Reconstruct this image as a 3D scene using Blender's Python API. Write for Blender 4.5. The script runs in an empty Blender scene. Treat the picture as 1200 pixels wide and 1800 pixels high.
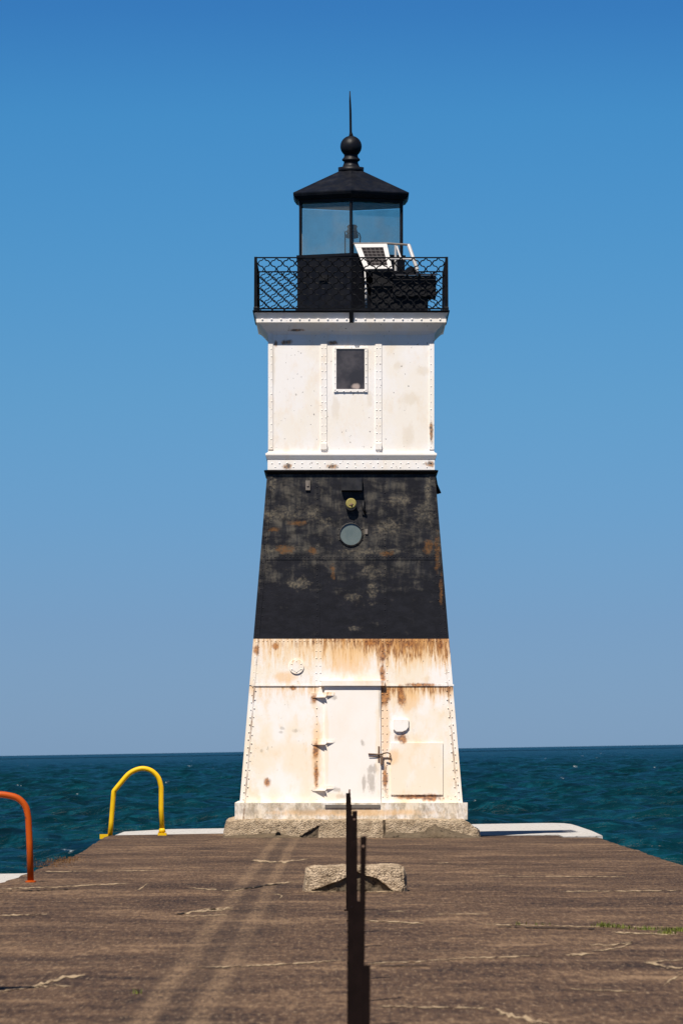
import bpy, math, random
import numpy as np
from mathutils import Vector, noise as mn
random.seed(7)
S = bpy.context.scene
COL = S.collection
R = math.radians
# ------------------------------------------------------------------ camera model
F = 11340.0            # focal length in photo pixels (1200 x 1800 photo)
CH = 1.47              # eye height above the deck
HY = 1318.0            # horizon row at the pier axis
TILT = 0.0166          # the pier has settled: deck and tower lean against the true level
def PX(px, d): return (px - 600.0) * d / F
def PZ(py, d): return CH - (py - HY) * d / F
def G(px, py, z=0.0):
    d = (CH - z) * F / (py - HY)
    return (PX(px, d), d, z)
XC, YC = 0.162, 109.95
ZB, ZT = 0.583, 6.11; HB, HT = 1.853, 1.400

cam = bpy.data.cameras.new('camera'); co = bpy.data.objects.new('camera', cam); COL.objects.link(co)
co.location = (0, 0, CH); co.rotation_euler = (R(90), 0, 0)
cam.sensor_fit = 'VERTICAL'; cam.sensor_height = 36.0; cam.sensor_width = 24.0
cam.lens = 36.0 * F / 1800.0
cam.shift_y = (HY - 900.0) / 1800.0
cam.clip_start = 0.5; cam.clip_end = 60000
cam.dof.use_dof = True; cam.dof.focus_distance = 107.0; cam.dof.aperture_fstop = 13
S.camera = co

# ------------------------------------------------------------------ light
EL, AZ = 60.0, 25.0
sd = Vector((-math.sin(R(AZ)) * math.cos(R(EL)), -math.cos(R(AZ)) * math.cos(R(EL)), math.sin(R(EL))))
sl = bpy.data.lights.new('sun', 'SUN'); so = bpy.data.objects.new('sun', sl); COL.objects.link(so)
sl.energy = 5.0; sl.angle = R(0.5); sl.color = (1.0, 0.92, 0.81)
so.rotation_euler = sd.to_track_quat('Z', 'Y').to_euler(); so.location = (-20, -20, 60)
W = bpy.data.worlds.new('World'); S.world = W; W.use_nodes = True
nt = W.node_tree; nt.nodes.clear()
wo = nt.nodes.new('ShaderNodeOutputWorld'); bg = nt.nodes.new('ShaderNodeBackground')
sky = nt.nodes.new('ShaderNodeTexSky'); sky.sky_type = 'NISHITA'; sky.sun_disc = False
sky.sun_elevation = R(EL); sky.sun_rotation = R(180 + AZ)
sky.altitude = 200; sky.air_density = 1.0; sky.dust_density = 0.3; sky.ozone_density = 2.5
tc = nt.nodes.new('ShaderNodeTexCoord'); sx = nt.nodes.new('ShaderNodeSeparateXYZ')
nt.links.new(tc.outputs['Generated'], sx.inputs[0])
rp = nt.nodes.new('ShaderNodeValToRGB')
SKYR = [(0.0016, (0.2296, 0.3832, 0.7581)), (0.0192, (0.1989, 0.3498, 0.7015)), (0.0369, (0.1735, 0.3523, 0.6816)), (0.0545, (0.1575, 0.3588, 0.6491)), (0.0765, (0.1309, 0.353, 0.6251)), (0.0986, (0.1065, 0.3398, 0.6027)), (0.1158, (0.0769, 0.2655, 0.5394)), (0.4, (0.19, 0.25, 0.32)), (1.0, (0.25, 0.29, 0.34))]
while len(rp.color_ramp.elements) < len(SKYR): rp.color_ramp.elements.new(0.5)
for e, (p, c) in zip(rp.color_ramp.elements, SKYR): e.position = p; e.color = (*c, 1)
nt.links.new(sx.outputs['Z'], rp.inputs[0])
mm = nt.nodes.new('ShaderNodeMix'); mm.data_type = 'RGBA'; mm.blend_type = 'MULTIPLY'; mm.inputs[0].default_value = 1
nt.links.new(sky.outputs[0], mm.inputs[6]); nt.links.new(rp.outputs[0], mm.inputs[7])
nt.links.new(mm.outputs[2], bg.inputs[0]); bg.inputs[1].default_value = 0.1
nt.links.new(bg.outputs[0], wo.inputs[0])
S.view_settings.view_transform = 'Standard'; S.view_settings.look = 'None'
S.view_settings.exposure = 0.42; S.view_settings.gamma = 1.0

# ------------------------------------------------------------------ material helper
class Mat:
    def __init__(s, name, rough=0.6, spec=0.4, metal=0.0):
        s.m = bpy.data.materials.new(name); s.m.use_nodes = True
        s.t = s.m.node_tree; s.b = s.t.nodes['Principled BSDF']
        s.b.inputs['Roughness'].default_value = rough
        s.b.inputs['Specular IOR Level'].default_value = spec
        s.b.inputs['Metallic'].default_value = metal
        geo = s.t.nodes.new('ShaderNodeNewGeometry'); s.pos = geo.outputs['Position']; s.nrm = geo.outputs['Normal']
        sp = s.t.nodes.new('ShaderNodeSeparateXYZ'); s.t.links.new(s.pos, sp.inputs[0])
        s.x, s.y, s.z = sp.outputs
    def put(s, sock, v):
        if isinstance(v, (int, float)): sock.default_value = v
        elif isinstance(v, tuple): sock.default_value = (*v, 1) if len(v) == 3 and sock.type == 'RGBA' else v
        else: s.t.links.new(v, sock)
    def math(s, op, a, b=0.0, clamp=False):
        n = s.t.nodes.new('ShaderNodeMath'); n.operation = op; n.use_clamp = clamp
        s.put(n.inputs[0], a); s.put(n.inputs[1], b); return n.outputs[0]
    def mapr(s, v, a, b, c=0.0, d=1.0, smooth=True):
        n = s.t.nodes.new('ShaderNodeMapRange'); n.clamp = True
        n.interpolation_type = 'SMOOTHSTEP' if smooth else 'LINEAR'
        s.put(n.inputs[0], v)
        for i, q in enumerate((a, b, c, d)): s.put(n.inputs[i + 1], q)
        return n.outputs[0]
    def scale(s, sc, off=(0, 0, 0)):
        n = s.t.nodes.new('ShaderNodeMapping'); s.t.links.new(s.pos, n.inputs[0])
        n.inputs['Scale'].default_value = sc; n.inputs['Location'].default_value = off; return n.outputs[0]
    def noise(s, sc=(1, 1, 1), scale=1.0, detail=4.0, rough=0.55, dist=0.0, off=(0, 0, 0)):
        n = s.t.nodes.new('ShaderNodeTexNoise'); s.t.links.new(s.scale(sc, off), n.inputs['Vector'])
        n.inputs['Scale'].default_value = scale; n.inputs['Detail'].default_value = detail
        n.inputs['Roughness'].default_value = rough; n.inputs['Distortion'].default_value = dist
        return n.outputs[0]
    def voro(s, sc=(1, 1, 1), scale=1.0, feature='F1', out=0):
        n = s.t.nodes.new('ShaderNodeTexVoronoi'); n.feature = feature
        s.t.links.new(s.scale(sc), n.inputs['Vector']); n.inputs['Scale'].default_value = scale
        return n.outputs[out]
    def ramp(s, f, els):
        n = s.t.nodes.new('ShaderNodeValToRGB')
        while len(n.color_ramp.elements) < len(els): n.color_ramp.elements.new(0.5)
        for e, (p, c) in zip(n.color_ramp.elements, els): e.position = p; e.color = (*c, 1)
        s.put(n.inputs[0], f); return n.outputs[0]
    def mix(s, f, a, b, blend='MIX'):
        n = s.t.nodes.new('ShaderNodeMix'); n.data_type = 'RGBA'; n.blend_type = blend
        s.put(n.inputs[0], f); s.put(n.inputs[6], a); s.put(n.inputs[7], b); return n.outputs[2]
    def col(s, c): s.put(s.b.inputs['Base Color'], c); return s
    def bump(s, h, strength=0.3, dist=0.01):
        n = s.t.nodes.new('ShaderNodeBump'); n.inputs['Strength'].default_value = strength
        n.inputs['Distance'].default_value = dist; s.put(n.inputs['Height'], h)
        s.t.links.new(n.outputs[0], s.b.inputs['Normal']); return s
    def spot(s, cx, cz, rx, rz, nz, k=0.9):      # a stain with a ragged outline on the front wall
        a = s.math('DIVIDE', s.math('SUBTRACT', s.x, cx), rx); b = s.math('DIVIDE', s.math('SUBTRACT', s.z, cz), rz)
        d = s.math('SQRT', s.math('ADD', s.math('MULTIPLY', a, a), s.math('MULTIPLY', b, b)))
        d = s.math('ADD', d, s.math('MULTIPLY', s.math('SUBTRACT', nz, 0.5), k * 2))
        return s.mapr(d, 1.0, 0.35)
    def spots(s, lst, nz, k=0.9):
        o = None
        for px, py, rx, ry in lst:
            v = s.spot(PX(px, 108.3), PZ(py, 108.3), rx / 105.0, ry / 105.0, nz, k)
            o = v if o is None else s.math('MAXIMUM', o, v)
        return o
def plain(name, c, rough=0.6, spec=0.4, var=0.25, sc=6.0, metal=0.0):
    m = Mat(name, rough, spec, metal)
    n = m.noise(scale=sc, detail=6)
    m.col(m.mix(n, tuple(v * (1 - var) for v in c), tuple(min(1, v * (1 + var)) for v in c)))
    m.bump(n, 0.08, 0.01)
    return m.m

def white_paint(name, lower):
    m = Mat(name, 0.55, 0.35)
    big = m.noise((1, 1, 0.7), 1.3, 5, 0.6, off=(3, 0, 1)); mid = m.noise((1, 1, 0.5), 5, 6, 0.65)
    fine = m.noise((1, 1, 1), 22, 4, 0.6)
    c = m.mix(m.mapr(big, 0.40, 0.60), (0.84, 0.81, 0.785) if lower else (0.90, 0.87, 0.855), (0.82, 0.725, 0.59) if lower else (0.89, 0.835, 0.765))
    c = m.mix(m.math('MULTIPLY', m.mapr(mid, 0.50, 0.72), 0.7 if lower else 0.3), c, (0.80, 0.62, 0.42))
    c = m.mix(m.math('MULTIPLY', m.mapr(m.noise((1, 1, 0.35), 7, 6, 0.7, off=(9, 4, 2)), 0.60, 0.78), 0.36 if lower else 0.3), c, (0.42, 0.36, 0.30))
    if lower == 'door':
        c = m.mix(m.mapr(big, 0.35, 0.65), (0.84, 0.80, 0.765), (0.82, 0.755, 0.685)); nz = m.noise((1, 1, 0.35), 12, 6, 0.75)
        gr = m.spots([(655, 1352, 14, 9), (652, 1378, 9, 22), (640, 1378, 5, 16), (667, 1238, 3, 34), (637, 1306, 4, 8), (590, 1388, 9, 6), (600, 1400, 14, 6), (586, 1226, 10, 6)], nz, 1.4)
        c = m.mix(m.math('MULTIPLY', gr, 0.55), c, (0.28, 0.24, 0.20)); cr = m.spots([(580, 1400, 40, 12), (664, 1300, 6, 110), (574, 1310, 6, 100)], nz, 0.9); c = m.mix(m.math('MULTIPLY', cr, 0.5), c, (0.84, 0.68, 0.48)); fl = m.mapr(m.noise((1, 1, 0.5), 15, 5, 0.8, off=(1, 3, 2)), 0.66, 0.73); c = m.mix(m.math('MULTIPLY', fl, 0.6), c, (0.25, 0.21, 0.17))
        m.col(c); m.bump(mid, 0.2, 0.01); return m.m
    streak = m.noise((1, 1, 0.055), 15, 6, 0.72, 0.3); streak2 = m.noise((1, 1, 0.16), 30, 4, 0.7, off=(1, 1, 1))
    st = m.math('ADD', m.math('MULTIPLY', streak, 0.65), m.math('MULTIPLY', streak2, 0.35))
    if lower:
        z1 = PZ(1123, 108.33); z2 = PZ(1206, 108.25)
        f1 = m.mapr(m.z, z1 - 0.85, z1, 0, 1); f2 = m.math('MULTIPLY', m.mapr(m.z, z2 - 0.45, z2, 0, 1), m.math('LESS_THAN', m.z, z2))
        fz = m.math('MAXIMUM', f1, m.math('MULTIPLY', f2, 0.85))
        right = m.mapr(m.x, -1.3, 1.0, 0.62, 1.0)
        lim = m.math('SUBTRACT', 0.80, m.math('MULTIPLY', m.math('MULTIPLY', fz, right), 0.42))
        rmask = m.mapr(m.math('SUBTRACT', st, lim), -0.04, 0.10)
        ru = m.mix(m.mapr(streak2, 0.35, 0.65), (0.60, 0.30, 0.09), (0.22, 0.085, 0.03))
        soft = m.mapr(m.math('SUBTRACT', st, lim), -0.20, 0.03)
        c = m.mix(m.math('MULTIPLY', soft, 0.75), c, (0.78, 0.50, 0.23))
        c = m.mix(m.math('MULTIPLY', rmask, 0.95), c, ru)
        tb = m.math('MULTIPLY', m.mapr(m.z, z1 - 0.24, z1 - 0.03), m.mapr(m.noise((1, 1, 0.4), 14, 5, 0.7, off=(6, 2, 7)), 0.50, 0.62))
        c = m.mix(m.math('MULTIPLY', m.math('MULTIPLY', tb, right), 0.85), c, m.mix(m.mapr(streak2, 0.4, 0.6), (0.42, 0.19, 0.06), (0.13, 0.05, 0.022)))
        fl = m.mapr(m.noise((1, 1, 0.6), 16, 5, 0.8, off=(12, 3, 9)), 0.69, 0.73); c = m.mix(m.math('MULTIPLY', fl, 0.7), c, (0.20, 0.15, 0.11))
        sk = m.math('MULTIPLY', m.mapr(m.z, PZ(1413, 108.0), PZ(1409, 108.0), 1, 0), m.mapr(m.noise((1, 1, 0.5), 5, 6, 0.75, off=(2, 2, 4)), 0.40, 0.60))
        c = m.mix(m.math('MULTIPLY', sk, 0.8), c, m.mix(m.mapr(fine, 0.4, 0.6), (0.30, 0.25, 0.18), (0.48, 0.38, 0.26)))
        nz = m.noise((1, 1, 0.5), 11, 5, 0.7)
        sp = m.spots([(705, 1297, 15, 12), (732, 1401, 52, 6), (755, 1402, 28, 9), (672, 1150, 8, 24), (672, 1185, 7, 22), (650, 1130, 14, 8), (684, 1132, 7, 9),
                      (718, 1132, 14, 10), (775, 1134, 8, 10), (705, 1225, 10, 26), (676, 1225, 12, 28), (484, 1136, 7, 8), (451, 1142, 8, 12), (552, 1228, 9, 13),
                      (555, 1320, 7, 18), (556, 1360, 6, 26), (470, 1376, 7, 11), (516, 1209, 8, 5), (677, 1370, 6, 30), (740, 1204, 40, 5)], nz)
        sw = m.spots([(556, 1320, 12, 80), (676, 1270, 12, 110), (610, 1160, 50, 36), (500, 1190, 26, 14), (716, 1230, 30, 28), (690, 1330, 14, 20), (620, 1428, 190, 8)], nz, 0.6)
        c = m.mix(m.math('MULTIPLY', sw, 0.62), c, (0.80, 0.50, 0.23))
        c = m.mix(m.math('MULTIPLY', sp, 0.9), c, m.mix(m.mapr(fine, 0.4, 0.62), (0.46, 0.19, 0.05), (0.16, 0.06, 0.025)))
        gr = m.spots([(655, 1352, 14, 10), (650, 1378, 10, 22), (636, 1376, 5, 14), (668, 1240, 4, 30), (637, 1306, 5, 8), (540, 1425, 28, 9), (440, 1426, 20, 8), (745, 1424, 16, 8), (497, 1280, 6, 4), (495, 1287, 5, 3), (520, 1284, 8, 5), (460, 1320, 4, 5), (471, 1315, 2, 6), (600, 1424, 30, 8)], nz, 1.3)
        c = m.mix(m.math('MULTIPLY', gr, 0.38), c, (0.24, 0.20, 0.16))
        ed = m.math('SUBTRACT', m.math('SUBTRACT', HB, m.math('MULTIPLY', m.math('SUBTRACT', m.z, ZB), (HB - HT) / (ZT - ZB))), m.math('ABSOLUTE', m.math('SUBTRACT', m.x, XC)))
        em = m.math('MULTIPLY', m.mapr(m.math('ABSOLUTE', m.math('SUBTRACT', ed, 0.075)), 0.02, 0.006), m.mapr(m.noise((1, 1, 0.7), 5, 5, 0.75, off=(3, 8, 8)), 0.42, 0.60))
        c = m.mix(m.math('MULTIPLY', em, 0.8), c, (0.22, 0.12, 0.06))
        chips = m.mapr(m.noise((1, 1, 0.8), 26, 3, 0.5, off=(5, 5, 5)), 0.73, 0.77)
        c = m.mix(m.math('MULTIPLY', chips, 0.75), c, (0.12, 0.09, 0.07))
    else:
        nz = m.noise((1, 1, 0.6), 12, 5, 0.7)
        sp = m.spots([(505, 600, 13, 6), (583, 601, 12, 5), (506, 819, 12, 7), (584, 819, 13, 6), (757, 815, 12, 8), (758, 760, 4, 26), (520, 579, 18, 3), (485, 602, 4, 7)], nz)
        c = m.mix(m.math('MULTIPLY', sp, 0.9), c, m.mix(m.mapr(fine, 0.40, 0.6), (0.45, 0.22, 0.08), (0.06, 0.045, 0.04)))
        sw = m.spots([(590, 715, 10, 26), (720, 700, 22, 14), (718, 765, 14, 28), (745, 650, 18, 12), (700, 640, 10, 12), (650, 700, 8, 20), (480, 640, 5, 50)], nz, 0.8)
        c = m.mix(m.math('MULTIPLY', sw, 0.24), c, (0.60, 0.46, 0.28))
        chips = m.mapr(m.noise((1, 1, 0.9), 19, 3, 0.5, off=(2, 5, 5)), 0.70, 0.74)
        c = m.mix(m.math('MULTIPLY', chips, 0.8), c, (0.10, 0.09, 0.085))
    m.col(c); m.bump(m.math('ADD', m.math('MULTIPLY', mid, 0.8), m.math('MULTIPLY', fine, 0.2)), 0.25, 0.012)
    return m.m

def black_paint():
    m = Mat('weathered_black_paint', 0.55, 0.22)
    zt = PZ(833, 108.5); zb = PZ(1123, 108.33); zm = PZ(980, 108.4)
    h1 = m.noise((0.55, 1, 1.2), 5.5, 7, 0.68, 0.3); h2 = m.noise((0.5, 1, 0.9), 9, 6, 0.7, 0.2, off=(4, 2, 8)); fine = m.noise(scale=26, detail=5)
    v1 = m.noise((1.6, 1, 0.3), 6, 6, 0.7, off=(8, 8, 1))
    up = m.mapr(m.z, zm - 1.2, zm + 0.15, 0.0, 1.0)
    c = m.mix(m.mapr(h2, 0.35, 0.68), (0.0048, 0.0052, 0.0085), (0.0105, 0.011, 0.0165))
    lim = m.math('SUBTRACT', 0.66, m.math('MULTIPLY', up, 0.145))
    w = m.mapr(m.math('SUBTRACT', m.math('ADD', m.math('MULTIPLY', h1, 0.7), m.math('MULTIPLY', v1, 0.3)), lim), -0.09, 0.14)
    c = m.mix(m.math('MULTIPLY', w, 0.74), c, m.mix(m.mapr(v1, 0.35, 0.65), (0.042, 0.043, 0.046), (0.125, 0.112, 0.09)))
    nz = m.noise((0.6, 1, 1.0), 10, 8, 0.75)
    li = m.spots([(500, 905, 50, 17), (548, 900, 20, 18), (575, 920, 18, 12), (500, 966, 40, 10), (700, 880, 28, 14), (745, 905, 20, 26), (680, 925, 30, 20), (752, 870, 6, 60), (650, 968, 60, 9), (655, 1005, 22, 18), (525, 1025, 24, 14), (655, 1040, 12, 20), (480, 850, 8, 18), (620, 1050, 20, 10), (625, 1105, 14, 6)], nz, 1.7)
    li = m.math('MULTIPLY', li, m.mapr(h2, 0.36, 0.60, 0.2, 1.0)); c = m.mix(m.math('MULTIPLY', li, 0.72), c, m.mix(m.mapr(fine, 0.4, 0.62), (0.055, 0.052, 0.048), (0.17, 0.145, 0.105)))
    ru = m.spots([(522, 919, 16, 7), (500, 966, 19, 9), (549, 967, 10, 8), (752, 962, 10, 16), (680, 972, 14, 6), (585, 1004, 6, 14), (484, 930, 14, 5), (768, 975, 6, 40), (775, 1040, 4, 40)], nz, 1.5)
    c = m.mix(m.math('MULTIPLY', ru, 0.6), c, m.mix(m.mapr(fine, 0.38, 0.62), (0.19, 0.085, 0.022), (0.08, 0.045, 0.02)))
    m.col(c); m.bump(h1, 0.25, 0.012)
    return m.m
def dark_metal(name, c=(0.008, 0.0085, 0.011), rough=0.38, spec=0.3):
    m = Mat(name, rough, spec); n = m.noise(scale=7, detail=6); n2 = m.noise((1, 1, 0.3), 5, 5, 0.7)
    m.col(m.mix(m.mapr(n2, 0.45, 0.75), c, tuple(v * 2.0 for v in c)))
    m.put(m.b.inputs['Roughness'], m.mapr(n, 0.3, 0.7, rough - 0.08, rough + 0.18)); m.bump(n, 0.1, 0.006)
    return m.m
def deck_mat(name, light=0.0):
    m = Mat(name, 0.88, 0.15)
    a = m.noise((0.5, 0.35, 1), 0.8, 8, 0.68, 0.4); b = m.noise((1, 0.5, 1), 2.2, 8, 0.72, off=(5, 9, 0))
    f = m.noise((1, 0.10, 1), 16, 6, 0.75); g = m.noise((1, 0.055, 1), 22, 5, 0.85); g2 = m.noise((1, 0.07, 1), 36, 5, 0.85, off=(3, 3, 3)); h = m.noise((0.22, 0.8, 1), 1.1, 8, 0.75, 0.4, off=(2, 3, 0))
    v = m.math('ADD', m.math('ADD', m.math('MULTIPLY', a, 0.34), m.math('MULTIPLY', b, 0.22)), m.math('ADD', m.math('MULTIPLY', f, 0.24), m.math('MULTIPLY', g, 0.20)))
    c = m.ramp(v, [(0.41, (0.019, 0.012, 0.010)), (0.47, (0.056, 0.033, 0.022)), (0.52, (0.102, 0.062, 0.038)), (0.59, (0.22, 0.142, 0.085))])
    c = m.mix(m.math('MULTIPLY', m.mapr(h, 0.57, 0.70), 0.55), c, (0.19, 0.128, 0.078))
    c = m.mix(m.math('MULTIPLY', m.mapr(h, 0.46, 0.31), 0.65), c, (0.028, 0.020, 0.017))
    c = m.mix(m.mapr(g2, 0.53, 0.66, 0, 0.8), c, (0.27, 0.195, 0.125)); c = m.mix(m.mapr(g2, 0.47, 0.35, 0, 0.85), c, (0.020, 0.015, 0.013))
    # wheel tracks worn lighter
    wob = m.math('MULTIPLY', m.math('SUBTRACT', m.noise((0.3, 0.05, 1), 1.0, 3), 0.5), 0.12)
    tr = None
    for X, wd in ((-1.08, 0.105), (-0.77, 0.095)):
        d = m.math('ABSOLUTE', m.math('SUBTRACT', m.math('ADD', m.x, wob), X))
        t = m.mapr(m.math('ADD', d, m.math('MULTIPLY', m.math('SUBTRACT', g, 0.5), 0.16)), wd, wd * 0.35); tr = t if tr is None else m.math('MAXIMUM', tr, t)
    tr = m.math('MULTIPLY', tr, m.mapr(m.math('ADD', g2, m.math('MULTIPLY', h, 0.8)), 0.65, 1.08, 0.05, 0.85))
    tr = m.math('MULTIPLY', tr, m.mapr(m.noise((0.8, 0.10, 1), 1.3, 5, 0.7, off=(4, 4, 0)), 0.34, 0.58, 0.4, 1.25), True)
    c = m.mix(m.math('MULTIPLY', tr, m.mapr(g, 0.40, 0.58, 0.45, 1.0)), c, (0.215, 0.142, 0.086))
    dk = m.mapr(m.math('ABSOLUTE', m.math('SUBTRACT', m.math('ADD', m.x, wob), -0.92)), 0.5, 0.1)
    c = m.mix(m.math('MULTIPLY', m.math('MULTIPLY', dk, m.math('SUBTRACT', 1.0, tr)), 0.25), c, (0.03, 0.024, 0.02))
    if light:
        br = m.noise((1, 0.10, 1), 9, 6, 0.8)
        c = m.mix(m.mapr(br, 0.40, 0.54, 0, light), c, (0.38, 0.285, 0.18))
    m.col(c); m.bump(m.math('ADD', f, b), 0.3, 0.02)
    return m.m
def concrete(name, base, dark, peb=9.0, disp=0.9, warm=(0.40, 0.30, 0.20)):
    m = Mat(name, 0.9, 0.2)
    v = m.voro((1, 1, 1), peb * 2.2, 'DISTANCE_TO_EDGE'); n = m.noise(scale=5, detail=8, rough=0.75); n2 = m.noise(scale=peb * 2.5, detail=6, rough=0.7); n3 = m.noise(scale=1.6, detail=4)
    c = m.mix(m.mapr(n, 0.34, 0.68), dark, base)
    c = m.mix(m.math('MULTIPLY', m.mapr(n3, 0.45, 0.7), 0.5), c, warm)
    c = m.mix(m.mapr(n2, 0.46, 0.34, 0, 0.9), c, tuple(k * 0.22 for k in dark))
    c = m.mix(m.mapr(n2, 0.58, 0.72, 0, 0.5), c, tuple(min(0.75, k * 1.45) for k in base))
    m.col(c); m.bump(m.math('ADD', m.math('MULTIPLY', m.mapr(v, 0, 0.25), 0.4), n2), disp, 0.05)
    return m.m

M = {}
M['white_low'] = white_paint('rust_streaked_white_paint', True)
M['white_up'] = white_paint('weathered_white_paint', False)
M['door'] = white_paint('bright_white_door_paint', 'door'); M['black'] = black_paint()
M['lantern'] = dark_metal('lantern_black', (0.0055, 0.0062, 0.0095), 0.42, 0.22)
M['iron'] = dark_metal('railing_iron', (0.003, 0.0034, 0.005), 0.5, 0.15)
M['post'] = plain('rusted_dark_steel', (0.0085, 0.0045, 0.004), 0.8, 0.08, 0.8, 14)
M['dark'] = plain('near_black_box', (0.006, 0.006, 0.008), 0.6, 0.3, 0.3)
M['frame_white'] = plain('white_aluminium', (0.46, 0.455, 0.46), 0.5, 0.3, 0.1)
M['rustymetal'] = plain('rusty_brown_metal', (0.16, 0.10, 0.07), 0.7, 0.3, 0.6, 14)
def yellow_mat():
    m = Mat('yellow_enamel', 0.5, 0.25); n = m.noise(scale=8, detail=5)
    c = m.mix(n, (0.64, 0.38, 0.004), (0.78, 0.49, 0.006)); c = m.mix(m.mapr(m.noise(scale=11, detail=5, off=(3, 1, 1)), 0.64, 0.70, 0, 0.8), c, (0.20, 0.09, 0.02)); m.col(c); return m.m
M['yellow'] = yellow_mat()
def orange_mat():
    m = Mat('orange_enamel', 0.55, 0.2); n = m.noise(scale=9, detail=6)
    c = m.mix(n, (0.36, 0.050, 0.002), (0.46, 0.078, 0.003)); c = m.mix(m.mapr(m.noise(scale=6, detail=5, off=(3, 1, 1)), 0.60, 0.70), c, (0.10, 0.03, 0.02)); m.col(c); return m.m
M['orange'] = orange_mat()
M['lens'] = plain('yellowed_lens', (0.28, 0.24, 0.075), 0.35, 0.4, 0.25, 18)
M['deck'] = deck_mat('pier_concrete'); M['crack'] = deck_mat('pier_crack_pale', 0.9)
M['seamdark'] = plain('pier_crack_dark', (0.020, 0.016, 0.014), 0.9, 0.1, 0.5, 9)
M['slab'] = concrete('pale_new_concrete', (0.50, 0.485, 0.47), (0.40, 0.385, 0.365), 6, 0.15, (0.46, 0.425, 0.38))
M['found'] = concrete('rough_old_concrete', (0.60, 0.475, 0.335), (0.31, 0.23, 0.15), 14, 0.7)
M['block'] = concrete('broken_concrete', (0.60, 0.47, 0.335), (0.30, 0.22, 0.145), 16, 0.7)
M['mortar'] = concrete('smooth_grey_mortar', (0.125, 0.095, 0.064), (0.075, 0.056, 0.037), 5, 0.35, (0.13, 0.092, 0.055))
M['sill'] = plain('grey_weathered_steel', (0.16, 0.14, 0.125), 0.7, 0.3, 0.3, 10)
M['hole'] = plain('dark_pipe_mouth', (0.004, 0.004, 0.004), 0.8, 0.1, 0.1)
def glass_mat(name, tint, refl, rough=0.02):
    m = Mat(name); t = m.t; out = t.nodes['Material Output']; t.nodes.remove(m.b)
    tr = t.nodes.new('ShaderNodeBsdfTransparent'); tr.inputs[0].default_value = (*tint, 1)
    gl = t.nodes.new('ShaderNodeBsdfGlossy'); gl.inputs['Roughness'].default_value = rough; gl.inputs[0].default_value = (0.9, 0.95, 1, 1)
    df = t.nodes.new('ShaderNodeBsdfDiffuse'); df.inputs[0].default_value = (0.35, 0.36, 0.34, 1)
    mx = t.nodes.new('ShaderNodeMixShader'); mx.inputs[0].default_value = refl
    m2 = t.nodes.new('ShaderNodeMixShader'); m.put(m2.inputs[0], m.mapr(m.noise(scale=2.2, detail=5), 0.35, 0.75, 0.04, 0.14))
    t.links.new(tr.outputs[0], mx.inputs[1]); t.links.new(gl.outputs[0], mx.inputs[2])
    t.links.new(mx.outputs[0], m2.inputs[1]); t.links.new(df.outputs[0], m2.inputs[2]); t.links.new(m2.outputs[0], out.inputs[0])
    return m.m
M['glass'] = glass_mat('lantern_glass', (0.90, 0.92, 0.90), 0.045)
def pane_mat():
    m = Mat('dirty_dark_window_pane', 0.16, 0.5); n = m.noise(scale=3.2, detail=6, rough=0.6, off=(1, 0, 4)); n2 = m.noise(scale=1.6, detail=3, off=(7, 1, 2))
    c = m.mix(m.mapr(n, 0.38, 0.78), (0.040, 0.034, 0.036), (0.095, 0.082, 0.084)); c = m.mix(m.spots([(625, 678, 9, 6)], n, 1.0), c, (0.45, 0.36, 0.32))
    m.col(c); return m.m
M['pane'] = pane_mat()
def port_mat():
    m = Mat('cloudy_porthole_glass', 0.2, 0.6); n = m.noise((1, 1, 0.6), 7, 5, 0.6)
    m.col(m.mix(n, (0.075, 0.105, 0.105), (0.17, 0.20, 0.19))); return m.m
M['port'] = port_mat()
def cell_mat():
    m = Mat('solar_cells', 0.8, 0.04); n = m.noise(scale=20, detail=3)
    m.col(m.mix(n, (0.012, 0.011, 0.013), (0.035, 0.03, 0.032))); return m.m
M['cells'] = cell_mat()
M['gridline'] = plain('solar_grid_line', (0.13, 0.12, 0.12), 0.8, 0.05, 0.1)
def grass_mat(name, a, b):
    m = Mat(name, 0.8, 0.2); m.col(m.mix(m.mapr(m.noise(scale=9, detail=3), 0.35, 0.65), a, b)); return m.m
M['grass'] = grass_mat('green_grass', (0.055, 0.085, 0.012), (0.16, 0.17, 0.035)); M['weed'] = grass_mat('dry_weed', (0.12, 0.05, 0.015), (0.17, 0.085, 0.025))
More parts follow.
